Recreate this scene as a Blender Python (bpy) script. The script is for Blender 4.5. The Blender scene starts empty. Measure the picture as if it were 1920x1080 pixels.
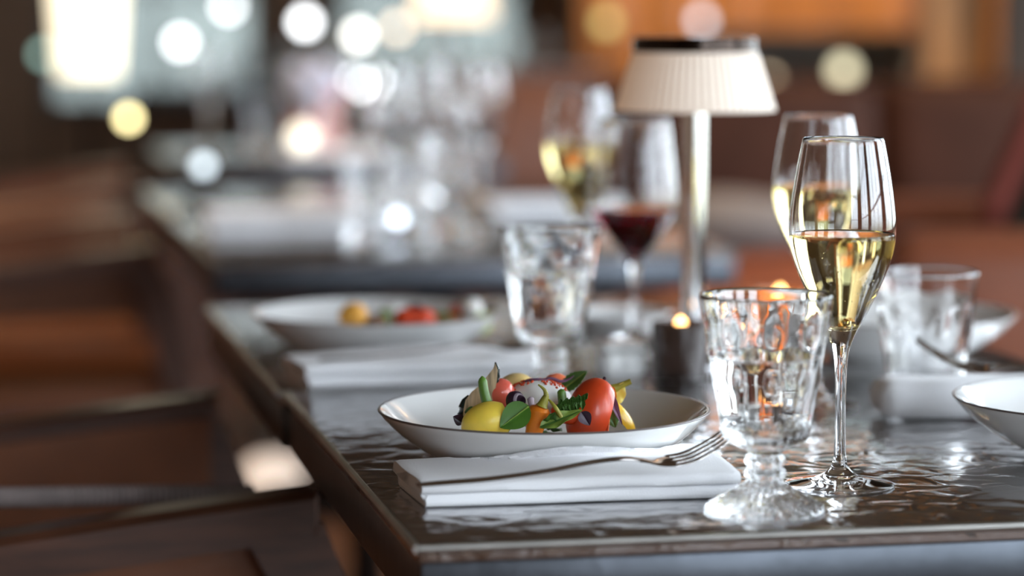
import bpy, bmesh, math, random
from mathutils import Vector, Matrix, noise
random.seed(7)
S = bpy.context.scene
COL = S.collection
PI = math.pi

# ------------------------------------------------------------------ camera
FPX = 5200.0
PITCH = math.atan(530 / FPX)
CAM_H = 1.058
cam = bpy.data.cameras.new('camera')
cam.sensor_width = 36
cam.lens = FPX * 36 / 1920
cam.clip_start = 0.05
cam.clip_end = 200
cam.dof.use_dof = True
cam.dof.focus_distance = 1.80
cam.dof.aperture_fstop = 2.8
cam.dof.aperture_blades = 0
cam_o = bpy.data.objects.new('camera', cam)
COL.objects.link(cam_o)
cam_o.location = (0, 0, CAM_H)
cam_o.rotation_euler = (PI / 2 - PITCH, 0, 0)
S.camera = cam_o

# ------------------------------------------------------------------ view
S.view_settings.view_transform = 'Standard'
S.view_settings.look = 'None'
S.view_settings.exposure = 0.68
S.view_settings.gamma = 1
S.view_settings.use_curve_mapping = False
S.cycles.use_denoising = True
S.cycles.max_bounces = 16
S.cycles.transmission_bounces = 14
S.cycles.glossy_bounces = 8
S.cycles.diffuse_bounces = 4
S.cycles.sample_clamp_indirect = 12
S.cycles.blur_glossy = 0.6

# ------------------------------------------------------------------ sky (seen only through the windows)
W = bpy.data.worlds.new('sky')
S.world = W
W.use_nodes = True
wn = W.node_tree
wn.nodes.clear()
w_out = wn.nodes.new('ShaderNodeOutputWorld')
w_bg = wn.nodes.new('ShaderNodeBackground')
w_tc = wn.nodes.new('ShaderNodeTexCoord')
w_sep = wn.nodes.new('ShaderNodeSeparateXYZ')
w_rmp = wn.nodes.new('ShaderNodeValToRGB')
w_rmp.color_ramp.elements[0].position = 0.46
w_rmp.color_ramp.elements[0].color = (0.22, 0.24, 0.20, 1)
w_rmp.color_ramp.elements[1].position = 0.56
w_rmp.color_ramp.elements[1].color = (0.80, 0.90, 1.0, 1)
w_map = wn.nodes.new('ShaderNodeMapRange')
w_map.inputs['From Min'].default_value = -1
w_map.inputs['From Max'].default_value = 1
wn.links.new(w_tc.outputs['Generated'], w_sep.inputs[0])
wn.links.new(w_sep.outputs['Z'], w_map.inputs['Value'])
wn.links.new(w_map.outputs[0], w_rmp.inputs[0])
wn.links.new(w_rmp.outputs[0], w_bg.inputs['Color'])
w_bg.inputs['Strength'].default_value = 8.0
wn.links.new(w_bg.outputs[0], w_out.inputs[0])


def area(name, loc, rot, sx, sy, power=0, color=(1, 1, 1), portal=False):
    l = bpy.data.lights.new(name, 'AREA')
    l.shape = 'RECTANGLE'
    l.size, l.size_y = sx, sy
    l.energy = power
    l.color = color
    l.cycles.is_portal = portal
    o = bpy.data.objects.new(name, l)
    COL.objects.link(o)
    o.location = loc
    o.rotation_euler = rot
    return o


# daylight enters by the window openings: a sky portal in each of them
XR, XL, YB, YF, ZC = 2.7, -3.6, -2.6, 11.6, 3.0         # right wall, left wall, wall behind, far wall, ceiling
WIN_R = [(-1.9, -0.3), (0.1, 1.7), (2.2, 3.6), (3.9, 6.2)]            # openings in the right wall (along y)
WIN_B = [(1.1, 2.4)]                        # openings in the wall behind (along x)
WIN_F = [(-3.3, -2.35), (-1.95, -1.05), (-0.75, 0.05)]     # openings in the far wall (along x)
WIN_L = []
WZ0, WZ1 = 0.62, 2.55
WZF = 1.62                                                # the far openings are lower
for a, b in WIN_R:
    area('daylight_portal', (XR + .10, (a + b) / 2, (WZ0 + WZ1) / 2), (0, PI / 2, 0), WZ1 - WZ0, b - a, portal=True)
for a, b in WIN_B:
    area('daylight_portal', ((a + b) / 2, YB - .10, (WZ0 + WZ1) / 2), (PI / 2, 0, 0), b - a, WZ1 - WZ0, portal=True)
for a, b in WIN_F:
    area('daylight_portal', ((a + b) / 2, YF + .10, (WZ0 + WZF) / 2), (-PI / 2, 0, 0), b - a, WZF - WZ0, portal=True)


# ------------------------------------------------------------------ pixel helpers (1920 x 1080 frame)
CT, ST = math.cos(PITCH), math.sin(PITCH)


def ray(px, py):
    u, v = (px - 960) / FPX, -(py - 540) / FPX
    return Vector((u, CT + v * ST, -ST + v * CT))


def at(px, py, z=0.75):
    d = ray(px, py)
    return d * ((z - CAM_H) / d.z) + Vector((0, 0, CAM_H))


def atd(px, py, y):
    d = ray(px, py)
    return d * (y / d.y) + Vector((0, 0, CAM_H))


# ------------------------------------------------------------------ materials
MATS = {}


def mat(name, color=(.8, .8, .8), rough=.5, metal=0, trans=0, ior=1.45, coat=0, emit=None, estr=0, sss=0, sheen=0,
        vary=0, vscale=20, bump=0, bscale=50, stretch=(1, 1, 1), spec=.5):
    if name in MATS:
        return MATS[name]
    m = bpy.data.materials.new(name)
    m.use_nodes = True
    nt = m.node_tree
    b = nt.nodes['Principled BSDF']
    b.inputs['Base Color'].default_value = (*color, 1)
    b.inputs['Roughness'].default_value = rough
    b.inputs['Metallic'].default_value = metal
    b.inputs['Transmission Weight'].default_value = trans
    b.inputs['IOR'].default_value = ior
    b.inputs['Coat Weight'].default_value = coat
    b.inputs['Coat Roughness'].default_value = .03
    b.inputs['Specular IOR Level'].default_value = spec
    if sss:
        b.inputs['Subsurface Weight'].default_value = sss
        b.inputs['Subsurface Radius'].default_value = (.006, .003, .002)
        b.inputs['Subsurface Scale'].default_value = 1
    if sheen:
        b.inputs['Sheen Weight'].default_value = sheen
    if emit:
        b.inputs['Emission Color'].default_value = (*emit, 1)
        b.inputs['Emission Strength'].default_value = estr
    if vary or bump:
        tc = nt.nodes.new('ShaderNodeTexCoord')
        mp = nt.nodes.new('ShaderNodeMapping')
        mp.inputs['Scale'].default_value = stretch
        nt.links.new(tc.outputs['Object'], mp.inputs[0])
    if vary:
        n = nt.nodes.new('ShaderNodeTexNoise')
        n.inputs['Scale'].default_value = vscale
        n.inputs['Detail'].default_value = 4
        r = nt.nodes.new('ShaderNodeValToRGB')
        r.color_ramp.elements[0].position = .3
        r.color_ramp.elements[1].position = .7
        r.color_ramp.elements[0].color = (*[c * (1 - vary) for c in color], 1)
        r.color_ramp.elements[1].color = (*[min(1, c * (1 + vary)) for c in color], 1)
        nt.links.new(mp.outputs[0], n.inputs['Vector'])
        nt.links.new(n.outputs[0], r.inputs[0])
        nt.links.new(r.outputs[0], b.inputs['Base Color'])
    if bump:
        n2 = nt.nodes.new('ShaderNodeTexNoise')
        n2.inputs['Scale'].default_value = bscale
        n2.inputs['Detail'].default_value = 2
        bp = nt.nodes.new('ShaderNodeBump')
        bp.inputs['Strength'].default_value = 1
        bp.inputs['Distance'].default_value = bump
        nt.links.new(mp.outputs[0], n2.inputs['Vector'])
        nt.links.new(n2.outputs[0], bp.inputs['Height'])
        nt.links.new(bp.outputs[0], b.inputs['Normal'])
    MATS[name] = m
    return m


ZINC = mat('hammered_zinc', (.56, .555, .56), .13, 1)
nt = ZINC.node_tree                                   # shallow hammer marks plus patches where the polish is duller
_tc = nt.nodes.new('ShaderNodeTexCoord')
_v = nt.nodes.new('ShaderNodeTexNoise'); _v.inputs['Scale'].default_value = 40; _v.inputs['Detail'].default_value = 1.6
_v.inputs['Distortion'].default_value = .6
_b = nt.nodes.new('ShaderNodeBump'); _b.inputs['Strength'].default_value = 1; _b.inputs['Distance'].default_value = .0027
_n = nt.nodes.new('ShaderNodeTexNoise'); _n.inputs['Scale'].default_value = 9; _n.inputs['Detail'].default_value = 5
_r = nt.nodes.new('ShaderNodeMapRange'); _r.inputs['To Min'].default_value = .07; _r.inputs['To Max'].default_value = .22
nt.links.new(_tc.outputs['Object'], _v.inputs['Vector']); nt.links.new(_v.outputs[0], _b.inputs['Height'])
nt.links.new(_b.outputs[0], nt.nodes['Principled BSDF'].inputs['Normal'])
nt.links.new(_tc.outputs['Object'], _n.inputs['Vector']); nt.links.new(_n.outputs[0], _r.inputs['Value'])
nt.links.new(_r.outputs[0], nt.nodes['Principled BSDF'].inputs['Roughness'])

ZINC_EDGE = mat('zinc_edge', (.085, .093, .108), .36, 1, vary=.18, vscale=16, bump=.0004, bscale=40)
ZINC_LIP = mat('zinc_lip', (.40, .385, .36), .34, 1, vary=.15, vscale=30)
STEEL = mat('polished_steel', (.56, .52, .50), .07, 1)
CHROME = mat('chrome', (.82, .82, .83), .06, 1)
GLASS = mat('clear_glass', (1, 1, 1), 0, trans=1, ior=1.5)
GLASS_PRESSED = mat('pressed_glass', (.99, .995, .99), 0, trans=1, ior=1.5)
WATER = mat('water', (1, 1, 1), 0, trans=1, ior=1.33)
CHAMPAGNE = mat('champagne', (.96, .81, .40), 0, trans=1, ior=1.34)
RED_WINE = mat('red_wine', (.16, .008, .022), 0, trans=1, ior=1.34)
CHINA = mat('white_china', (.80, .80, .79), .10, coat=.5)
CHINA_RIM = mat('grey_brown_rim', (.16, .13, .12), .3)
LINEN = mat('white_linen', (.86, .86, .88), .85, sheen=.3, bump=.0003, bscale=900, spec=.2)
WALNUT = mat('dark_walnut', (.080, .030, .016), .36, vary=.35, vscale=14, stretch=(1, 8, 8), coat=.12)
OAK = mat('warm_oak_panel', (.58, .27, .095), .40, vary=.25, vscale=5, stretch=(4, 4, .7), coat=.2)
LEATHER = mat('cognac_leather', (.20, .062, .017), .45, vary=.2, vscale=9, bump=.0006, bscale=120)
LEATHER_RUST = mat('rust_leather', (.26, .080, .038), .40, vary=.15, vscale=8, bump=.0006, bscale=120)
LEATHER_DARK = mat('dark_brown_leather', (.040, .016, .010), .55, vary=.2, vscale=7, bump=.0006, bscale=90, spec=.12)
CORD = mat('woven_grey_cord', (.20, .16, .15), .7, vary=.2, vscale=60)
SHADE = mat('pleated_ivory_fabric', (.86, .80, .72), .8, emit=(1, .62, .38), estr=.14)
BRONZE = mat('black_bronze', (.035, .026, .022), .18, 1)
PLASTER = mat('wall_plaster', (.34, .22, .15), .8, vary=.12, vscale=3)
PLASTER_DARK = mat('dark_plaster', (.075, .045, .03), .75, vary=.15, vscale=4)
CEIL = mat('ceiling_paint', (.20, .155, .13), .85, vary=.05, vscale=2)
FLOORW = mat('dark_floor_boards', (.10, .045, .022), .6, vary=.4, vscale=4, stretch=(6, .6, 1))
FRAME = mat('window_frame_paint', (.16, .15, .14), .5)
STONE = mat('grey_counter_stone', (.30, .28, .27), .35, vary=.2, vscale=12)

# food
F_POTATO = mat('yellow_potato', (.80, .58, .07), .34, sss=.25, vary=.08, vscale=90, coat=.08)
F_PALE = mat('pale_potato', (.78, .58, .24), .35, sss=.25, vary=.1, vscale=90)
F_TOMATO = mat('red_tomato', (.66, .062, .012), .34, sss=.15, vary=.15, vscale=60, coat=.2)
F_PINK = mat('pink_tomato', (.72, .13, .09), .2, sss=.2, vary=.1, vscale=60, coat=.2)
F_FLESH = mat('tomato_flesh', (.80, .20, .09), .3, sss=.2)
F_CARROT = mat('orange_carrot', (.80, .22, .015), .4, sss=.2, vary=.12, vscale=120)
F_WHITE = mat('white_cheese', (.90, .89, .86), .4, sss=.2)
F_SPICE = mat('red_spice', (.55, .06, .01), .8)
F_LEAF = mat('leaf_green', (.055, .155, .012), .42, vary=.2, vscale=80, coat=.1)
F_HERB = mat('herb_green', (.050, .13, .020), .45, vary=.35, vscale=120)
F_LIGHT = mat('light_green', (.20, .30, .05), .42, vary=.25, vscale=120)
F_STEM = mat('bean_green', (.10, .21, .030), .35, vary=.15, vscale=100)
F_OLIVE = mat('olive_stem', (.26, .24, .03), .4, vary=.3, vscale=120)
F_PURPLE = mat('purple_leaf', (.035, .012, .030), .4, vary=.3, vscale=100)
F_SHISO = mat('violet_shoot', (.15, .07, .13), .45, vary=.3, vscale=100)
F_DARK = mat('aubergine_skin', (.012, .022, .020), .2, coat=.4)
F_FLESHA = mat('grilled_aubergine_flesh', (.46, .33, .20), .5, vary=.55, vscale=150, stretch=(3, 1, .25))
F_YELLOW = mat('yellow_pepper', (.82, .50, .03), .3, sss=.2, coat=.3)
F_RINGW = mat('violet_white_ring', (.52, .42, .48), .35)


# ------------------------------------------------------------------ object helpers
def tag(o, label=None, cat=None, group=None, kind=None):
    if label: o['label'] = label
    if cat: o['category'] = cat
    if group: o['group'] = group
    if kind: o['kind'] = kind
    return o


def thing(name, label, cat, loc=(0, 0, 0), rz=0, group=None):
    o = bpy.data.objects.new(name, None)
    o.empty_display_size = .05
    COL.objects.link(o)
    o.location = loc
    o.rotation_euler = (0, 0, rz)
    return tag(o, label, cat, group)


def obj(name, bm, m, parent=None, loc=None, rot=None, sharp=40):
    bmesh.ops.recalc_face_normals(bm, faces=bm.faces[:])
    me = bpy.data.meshes.new(name)
    bm.to_mesh(me)
    bm.free()
    me.materials.append(m)
    me.shade_smooth()
    me.set_sharp_from_angle(angle=math.radians(sharp))
    o = bpy.data.objects.new(name, me)
    COL.objects.link(o)
    if loc is not None: o.location = loc
    if rot is not None: o.rotation_euler = rot
    if parent is not None: o.parent = parent
    return o


KIDS = {}


def copy_tree(o, loc=None, rz=None, label=None, group=None, parent=None):
    c = o.copy()
    COL.objects.link(c)
    if parent is not None: c.parent = parent
    for ch in list(o.children): copy_tree(ch, parent=c)
    if loc is not None: c.location = loc
    if rz is not None: c.rotation_euler = (0, 0, rz)
    if label: c['label'] = label
    if group: c['group'] = group
    elif group == '' and 'group' in c: del c['group']
    return c


def box(sx, sy, sz, bev=0, center=(0, 0, 0), bm=None, seg=2, rot=None):
    b2 = bmesh.new()
    bmesh.ops.create_cube(b2, size=1)
    bmesh.ops.scale(b2, vec=(sx, sy, sz), verts=b2.verts)
    if bev:
        bmesh.ops.bevel(b2, geom=b2.edges[:], offset=bev, segments=seg, affect='EDGES', profile=.5)
    if rot is not None: bmesh.ops.rotate(b2, matrix=rot, verts=b2.verts)
    bmesh.ops.translate(b2, vec=center, verts=b2.verts)
    if bm is None: return b2
    me = bpy.data.meshes.new('t')
    b2.to_mesh(me); b2.free()
    bm.from_mesh(me)
    bpy.data.meshes.remove(me)
    return bm


def lathe(prof, n=48, mod=None, close=False, bm=None):
    bm = bm or bmesh.new()
    rings = []
    for i, (r, z) in enumerate(prof):
        if r <= 1e-6:
            rings.append([bm.verts.new((0, 0, z))])
        else:
            ring = []
            for k in range(n):
                t = 2 * PI * k / n
                rr, zz = (r, z) if mod is None else mod(i, r, z, t)
                ring.append(bm.verts.new((rr * math.cos(t), rr * math.sin(t), zz)))
            rings.append(ring)
    pairs = list(zip(rings, rings[1:]))
    if close: pairs.append((rings[-1], rings[0]))
    for a, b in pairs:
        for k in range(n):
            k2 = (k + 1) % n
            if len(a) == 1 and len(b) == 1: continue
            if len(a) == 1: bm.faces.new((a[0], b[k], b[k2]))
            elif len(b) == 1: bm.faces.new((a[k], b[0], a[k2]))
            else: bm.faces.new((a[k], b[k], b[k2], a[k2]))
    return bm


def smooth_prof(pts, k=6):
    """Catmull-Rom through profile points."""
    out = []
    n = len(pts)
    for i in range(n - 1):
        p0, p1, p2, p3 = pts[max(0, i - 1)], pts[i], pts[i + 1], pts[min(n - 1, i + 2)]
        for j in range(k):
            t = j / k
            out.append(tuple(.5 * (2 * p1[c] + (p2[c] - p0[c]) * t + (2 * p0[c] - 5 * p1[c] + 4 * p2[c] - p3[c]) * t * t +
                                   (3 * p1[c] - p0[c] - 3 * p2[c] + p3[c]) * t ** 3) for c in range(len(p1))))
    out.append(tuple(pts[-1]))
    return [tuple([max(0, p[0])] + list(p[1:])) if len(p) == 2 else p for p in out]


def loft(rings, bm=None, cap=True, closed=True):
    bm = bm or bmesh.new()
    vs = [[bm.verts.new(p) for p in r] for r in rings]
    n = len(vs[0])
    for a, b in zip(vs, vs[1:]):
        for k in range(n if closed else n - 1):
            k2 = (k + 1) % n
            bm.faces.new((a[k], a[k2], b[k2], b[k]))
    if cap:
        bm.faces.new(vs[0][::-1])
        bm.faces.new(vs[-1])
    return bm


def tube(pts, radii, n=10, bm=None, flat=1.0):
    pts = [Vector(p) for p in pts]
    rings = []
    up = Vector((0, 0, 1))
    for i, p in enumerate(pts):
        t = (pts[min(i + 1, len(pts) - 1)] - pts[max(i - 1, 0)]).normalized()
        s = t.cross(up)
        if s.length < .05: s = t.cross(Vector((0, 1, 0)))
        s.normalize()
        u = s.cross(t).normalized()
        r = radii[i] if hasattr(radii, '__len__') else radii
        rings.append([p + s * r * math.cos(2 * PI * k / n) + u * r * flat * math.sin(2 * PI * k / n) for k in range(n)])
    return loft(rings, bm)


def spline(pts, k=6):
    return [Vector(p) for p in smooth_prof([tuple(p) for p in pts], k)]


# ================================================================== THE ROOM
def struct(name, bm, m, sharp=30):
    return tag(obj(name, bm, m, sharp=sharp), kind='structure')


struct('floor', box(XR - XL + .4, YF - YB + .4, .1, center=((XR + XL) / 2, (YF + YB) / 2, -.05)), FLOORW)
struct('ceiling', box(XR - XL + .4, YF - YB + .4, .1, center=((XR + XL) / 2, (YF + YB) / 2, ZC + .05)), CEIL)


def wall(name, axis, pos, lo, hi, wins, m, th=.12, out=1, WZ1=WZ1):
    """Wall along one axis with rectangular openings."""
    bm = bmesh.new()
    segs = []
    e = lo
    for w in wins:
        a, b = w[0], w[1]
        z0, z1 = w[2:] if len(w) == 4 else (WZ0, WZ1)
        segs.append((e, a, 0, ZC)); segs.append((a, b, 0, z0)); segs.append((a, b, z1, ZC))
        e = b
    segs.append((e, hi, 0, ZC))
    for a, b, z0, z1 in segs:
        c, l, zc, h = (a + b) / 2, b - a, (z0 + z1) / 2, z1 - z0
        p = pos + out * th / 2
        if axis == 'y': box(th, l, h, center=(p, c, zc), bm=bm)
        else: box(l, th, h, center=(c, p, zc), bm=bm)
    return struct(name, bm, m)


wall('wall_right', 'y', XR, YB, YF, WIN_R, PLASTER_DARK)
wall('wall_left', 'y', XL, YB, YF, WIN_L, PLASTER, out=-1)
wall('wall_back', 'x', YB, XL, XR, WIN_B, PLASTER, out=-1)
wall('wall_far', 'x', YF, XL, XR, WIN_F + [(.25, 2.45, 1.85, 2.92)], PLASTER, WZ1=WZF)

wi = 0
PANE = mat('window_glass', (.96, .98, .97), 0, trans=1, ior=1.45)


def window(axis, pos, a, b, nx, nz, out=1, glazed=False, WZ1=WZ1, WZ0=WZ0):
    global wi
    wi += 1
    w = tag(bpy.data.objects.new('window_%d' % wi, None), kind='structure')
    COL.objects.link(w)
    c, l, zc, h = (a + b) / 2, b - a, (WZ0 + WZ1) / 2, WZ1 - WZ0
    w.location = (pos + out * .05, c, WZ0) if axis == 'y' else (c, pos + out * .05, WZ0)
    w.rotation_euler = (0, 0, PI / 2 if axis == 'y' else 0)
    t = .045
    fr = bmesh.new()
    box(l, .06, t, center=(0, 0, t / 2), bm=fr); box(l, .06, t, center=(0, 0, h - t / 2), bm=fr)
    box(t, .06, h - 2 * t, center=(-l / 2 + t / 2, 0, h / 2), bm=fr); box(t, .06, h - 2 * t, center=(l / 2 - t / 2, 0, h / 2), bm=fr)
    obj('window_frame', fr, FRAME, w)
    for i in range(1, nx): obj('mullion', box(.03, .04, h - 2 * t, center=(-l / 2 + l * i / nx, 0, h / 2)), FRAME, w)
    for i in range(1, nz): obj('glazing_bar', box(l - 2 * t, .03, .025, center=(0, 0, h * i / nz)), FRAME, w)
    if glazed:
        pw_, ph_ = (l - 2 * t) / nx, (h - 2 * t) / nz
        for i in range(nx):
            for j in range(nz):
                obj('pane', box(pw_ + .004, .004, ph_ + .004), PANE, w, loc=(-l / 2 + t + pw_ * (i + .5), .012, t + ph_ * (j + .5)))
    return w


for a, b in WIN_R: window('y', XR, a, b, 3, 3)
for a, b in WIN_B: window('x', YB, a, b, 3, 3, out=-1)
for a, b in WIN_F: window('x', YF, a, b, 2, 2, glazed=True, WZ1=WZF)
window('x', YF, .25, 2.45, 5, 1, glazed=True, WZ0=1.85, WZ1=2.92)     # unseen high window over the panelling, added to streak the table tops with light

# wall added to hold down the sky's brightness, close behind the far windows
struct('wall_exterior', box(9, .2, 6, center=(-1.4, YF + 3.2, 3)), mat('lane_plaster', (.15, .165, .155), .9, vary=.2, vscale=2))
struct('ground_exterior', box(9, 3.2, .1, center=(-1.4, YF + 1.7, -.06)), mat('lane_paving', (.2, .2, .19), .9))

# ================================================================== TABLES
TA = math.radians(11.4)
TU, TV = Vector((math.cos(TA), math.sin(TA), 0)), Vector((-math.sin(TA), math.cos(TA), 0))
TW, TD = .66, .642
C1 = Vector((-.054, 1.571, 0))


def make_table(label, loc, group=None, w=TW, d=TD):
    """Origin at the near left corner of the top, on the floor."""
    t = thing('dining_table', label, 'table', loc, TA, group)
    top = box(w, d, .012, .0016, (w / 2, d / 2, .744), seg=3)
    obj('table_top', top, ZINC, t)
    bm = bmesh.new()
    e = .0015
    th, hh = .018, .036
    zc = .738 - hh / 2
    box(w - 2 * e, th, hh, .002, (w / 2, e + th / 2, zc), bm)
    box(w - 2 * e, th, hh, .002, (w / 2, d - e - th / 2, zc), bm)
    box(th, d - 2 * e - 2 * th, hh, .002, (e + th / 2, d / 2, zc), bm)
    box(th, d - 2 * e - 2 * th, hh, .002, (w - e - th / 2, d / 2, zc), bm)
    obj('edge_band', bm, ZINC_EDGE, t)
    lip = bmesh.new()
    r = .0030
    pts = [(0, 0), (w, 0), (w, d), (0, d)]
    for i in range(4):
        a, b = pts[i], pts[(i + 1) % 4]
        tube([(a[0], a[1], .7468), (b[0], b[1], .7468)], r, 8, lip)
    obj('rolled_lip', lip, ZINC_LIP, t)
    obj('pedestal', lathe(smooth_prof([(0, .015), (.16, .02), (.05, .05), (.032, .1), (.03, .65), (.09, .70), (.10, .7), (0, .7)], 4), 24), BRONZE, t, loc=(w / 2, d / 2, 0))
    obj('foot_plate', box(.40, .40, .016, .006, (w / 2, d / 2, .008)), BRONZE, t)
    return t


tab1 = make_table('hammered zinc table nearest in front, set with salad bowl and two champagne flutes', C1)
T2 = C1 + TV * (TD + .008) - TU * .004
tab2 = copy_tree(tab1, T2, label='zinc table joined behind the front one, under the lamp and red wine')
T3 = Vector((-.363, 3.361, 0))
tab3 = copy_tree(tab1, T3, label='zinc table across the aisle holding a folded white napkin and clustered glasses')
T3b = T3 + TV * (TD + .01)
tab3b = copy_tree(tab1, T3b, label='bare-fronted zinc table joined behind the aisle table')


def tp(base, u, v, z=.75):
    p = base + TU * u + TV * v
    return Vector((p.x, p.y, z))


# ================================================================== CROCKERY
BOWL_PROF = smooth_prof([(0, .0035), (.046, .0035), (.048, 0), (.053, 0), (.056, .0025), (.074, .0100), (.094, .0230), (.1068, .0352), (.1100, .0398)], 5) \
    + smooth_prof([(.1098, .0408), (.1085, .0406), (.1048, .0375), (.0925, .0268), (.073, .0158), (.052, .0090), (.03, .0078), (0, .0076)], 5)



def make_bowl(label, loc, group=None):
    t = thing('pasta_bowl', label, 'bowl', loc, 0, group)
    obj('bowl_body', lathe(BOWL_PROF, 96), CHINA, t, sharp=60)
    ring = [(.1100 + .0009 * math.cos(a), .0403 + .0007 * math.sin(a)) for a in [2 * PI * k / 10 for k in range(10)]]
    tag(obj('rim_line', lathe(ring, 96, close=True), CHINA_RIM, t), 'thin grey-brown rim line')
    return t


B1 = at(1020, 766, .7905); B1.z = .7502
bowl1 = make_bowl('white coupe bowl of vegetable salad in focus on the front zinc table', B1)
B2 = at(707, 583, .7905); B2.z = .7502
bowl2 = copy_tree(bowl1, B2, label='blurred white bowl of salad behind the rear folded napkin')
B3 = at(2092, 745, .7905); B3.z = .7502
bowl3 = copy_tree(bowl1, B3, label='empty-looking white bowl cut by the picture edge, fork lying behind it')
B4 = at(1669, 585, .7905); B4.z = .7502
bowl4 = copy_tree(bowl1, B4, label='white bowl behind the clear tumbler and the flutes')


# ------------------------------------------------------------------ glasses
def make_flute(label, loc, n=64, wine=True, group=None, level=.1625):
    t = thing('champagne_flute', label, 'glass', loc, 0, group)
    outer = smooth_prof([(.0335, 0), (.0350, .0008), (.0348, .0020), (.026, .0038), (.014, .0065), (.0078, .0105), (.0046, .0160), (.0036, .030), (.0034, .055),
                         (.0040, .078), (.0058, .0900), (.0095, .0990), (.0150, .1095), (.0225, .1250), (.0290, .1400), (.0330, .1545), (.0342, .1680),
                         (.0330, .1830), (.0300, .2030), (.0262, .2225)], 5)
    inner = smooth_prof([(.0260, .2230), (.0255, .2226), (.0291, .2030), (.0321, .1830), (.0333, .1680), (.0321, .1545), (.0281, .1400), (.0215, .1250),
                         (.0138, .1108), (.0078, .1045), (.003, .1030), (0, .1028)], 5)
    obj('bowl_and_stem', lathe([(0, .0012), (.02, .0010)] + outer + inner, n), GLASS, t, sharp=70)
    if wine:
        wine_mesh('sparkling_wine', inner, level, CHAMPAGNE, t, n)
    return t


def wine_mesh(name, inner, level, m, t, n):
    pr = [p for p in inner[::-1] if p[1] < level - .0006]
    hi = next(p for p in inner[::-1] if p[1] >= level - .0006)
    r = (pr[-1][0] + hi[0]) / 2 + .0002
    prof = [(0, pr[0][1] - .0002)] + [(p[0] + .00025, p[1] - .0002) for p in pr[1:]] + [(r, level - .0004), (r - .0004, level + .0006), (r - .0018, level + .0001), (r - .004, level), (0, level)]
    return obj(name, lathe(prof, n), m, t, sharp=70)


FL1 = Vector((.2107, 1.7627, .7502))
flute1 = make_flute('champagne flute in sharp focus, half full, beside the water goblet at front', FL1)
bub = bmesh.new()
for i in range(46):
    a, z = random.uniform(0, 2 * PI), random.uniform(.118, .160)
    rr = random.uniform(.2, .93) * min(.031, .0095 + (z - .105) * .55)
    bmesh.ops.create_icosphere(bub, subdivisions=1, radius=random.uniform(.0002, .00042), matrix=Matrix.Translation((rr * math.cos(a), rr * math.sin(a), z)))
tag(obj('bubbles', bub, GLASS, flute1), 'tiny bubbles in the wine', kind='stuff')
flute2 = make_flute('slightly blurred champagne flute standing directly behind the sharp flute', Vector((.2352, 2.1291, .7502)), level=.170)
FL3 = Vector((.0690, 2.8150, .7502))
flute3 = copy_tree(flute2, FL3, label='blurred champagne flute behind the red wine glass, left of the lamp shade')

G_OUT = [(.0350, 0), (.0368, .0008), (.0370, .0022), (.0345, .0045), (.0270, .0085), (.0190, .0130), (.0135, .0170), (.0105, .0200), (.0122, .0222), (.0128, .0240),
         (.0118, .0262), (.0100, .0278), (.0115, .0295), (.0125, .0318), (.0116, .0342), (.0102, .0362), (.0120, .0385), (.0175, .0412), (.0235, .0448), (.0262, .0490),
         (.0275, .0540), (.0292, .0650), (.0318, .0800), (.0345, .0960), (.0372, .1130), (.0396, .1260), (.0406, .1318)]
G_IN = [(.0400, .1340), (.0388, .1325), (.0374, .1250), (.0350, .1120), (.0322, .0950), (.0296, .0800), (.0270, .0660), (.0250, .0570), (.0205, .0500), (.011, .0470), (0, .0462)]
_orn = [(2 * PI * (k + .5) / 9, .112, .16, .006) for k in range(9)] + [(2 * PI * k / 9, .097, .13, .0055) for k in range(9)] + \
       [(2 * PI * (k + .5) / 9, .083, .10, .005) for k in range(9)]


def goblet_mod(n_out):
    def f(i, r, z, t):
        if i >= n_out: return r, z
        d = 0
        if z < .018 and r > .011:                               # ribbed, beaded foot
            d = .0006 * math.cos(26 * t) * (1 + .6 * math.sin(z * 1800)) * min(1, (.037 - r) / .003 + .2)
            return r + d * .5, z + d * 1.2
        if .018 <= z < .039:                                    # knuckled stem
            return r + .0005 * math.cos(12 * t), z
        if z < .056:                                            # ring of pearls under the bowl
            return r + .0010 * abs(math.cos(14 * t)) * math.sin((z - .039) / .017 * PI), z
        if z < .123:                                            # embossed leaves and upright ribs
            for a, zz, sa, sz in _orn:
                da = (t - a + PI) % (2 * PI) - PI
                if abs(da) < .5: d += .0010 * math.exp(-(da / sa) ** 2 - ((z - zz) / sz) ** 2)
            d += .0002 * math.cos(18 * t)
            return r + d, z
        return r, z
    return f


def make_goblet(label, loc, rz=0, n=126, k=5, level=.0965, water=True, mod=True, group=None, name='water_goblet'):
    t = thing(name, label, 'glass', loc, rz, group)
    o, i = smooth_prof(G_OUT, k), smooth_prof([(.0406, .1318), (.0404, .1336)] + G_IN, k)
    prof = [(0, .002), (.02, .0018)] + o + i
    obj('bowl_and_foot', lathe(prof, n, goblet_mod(2 + len(o)) if mod else None), GLASS_PRESSED, t, sharp=75)
    if water: wine_mesh('water', i[4:], level, WATER, t, 64)
    return t


gob1 = make_goblet('pressed-glass water goblet standing in front of the sharp flute, overlapping the fork tines', Vector((.1542, 1.6715, .7502)), .2)
gob3 = copy_tree(gob1, Vector((.0305, 2.183, .7502)), 1.1, label='blurred pressed-glass water goblet behind the salad bowl')

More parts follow.
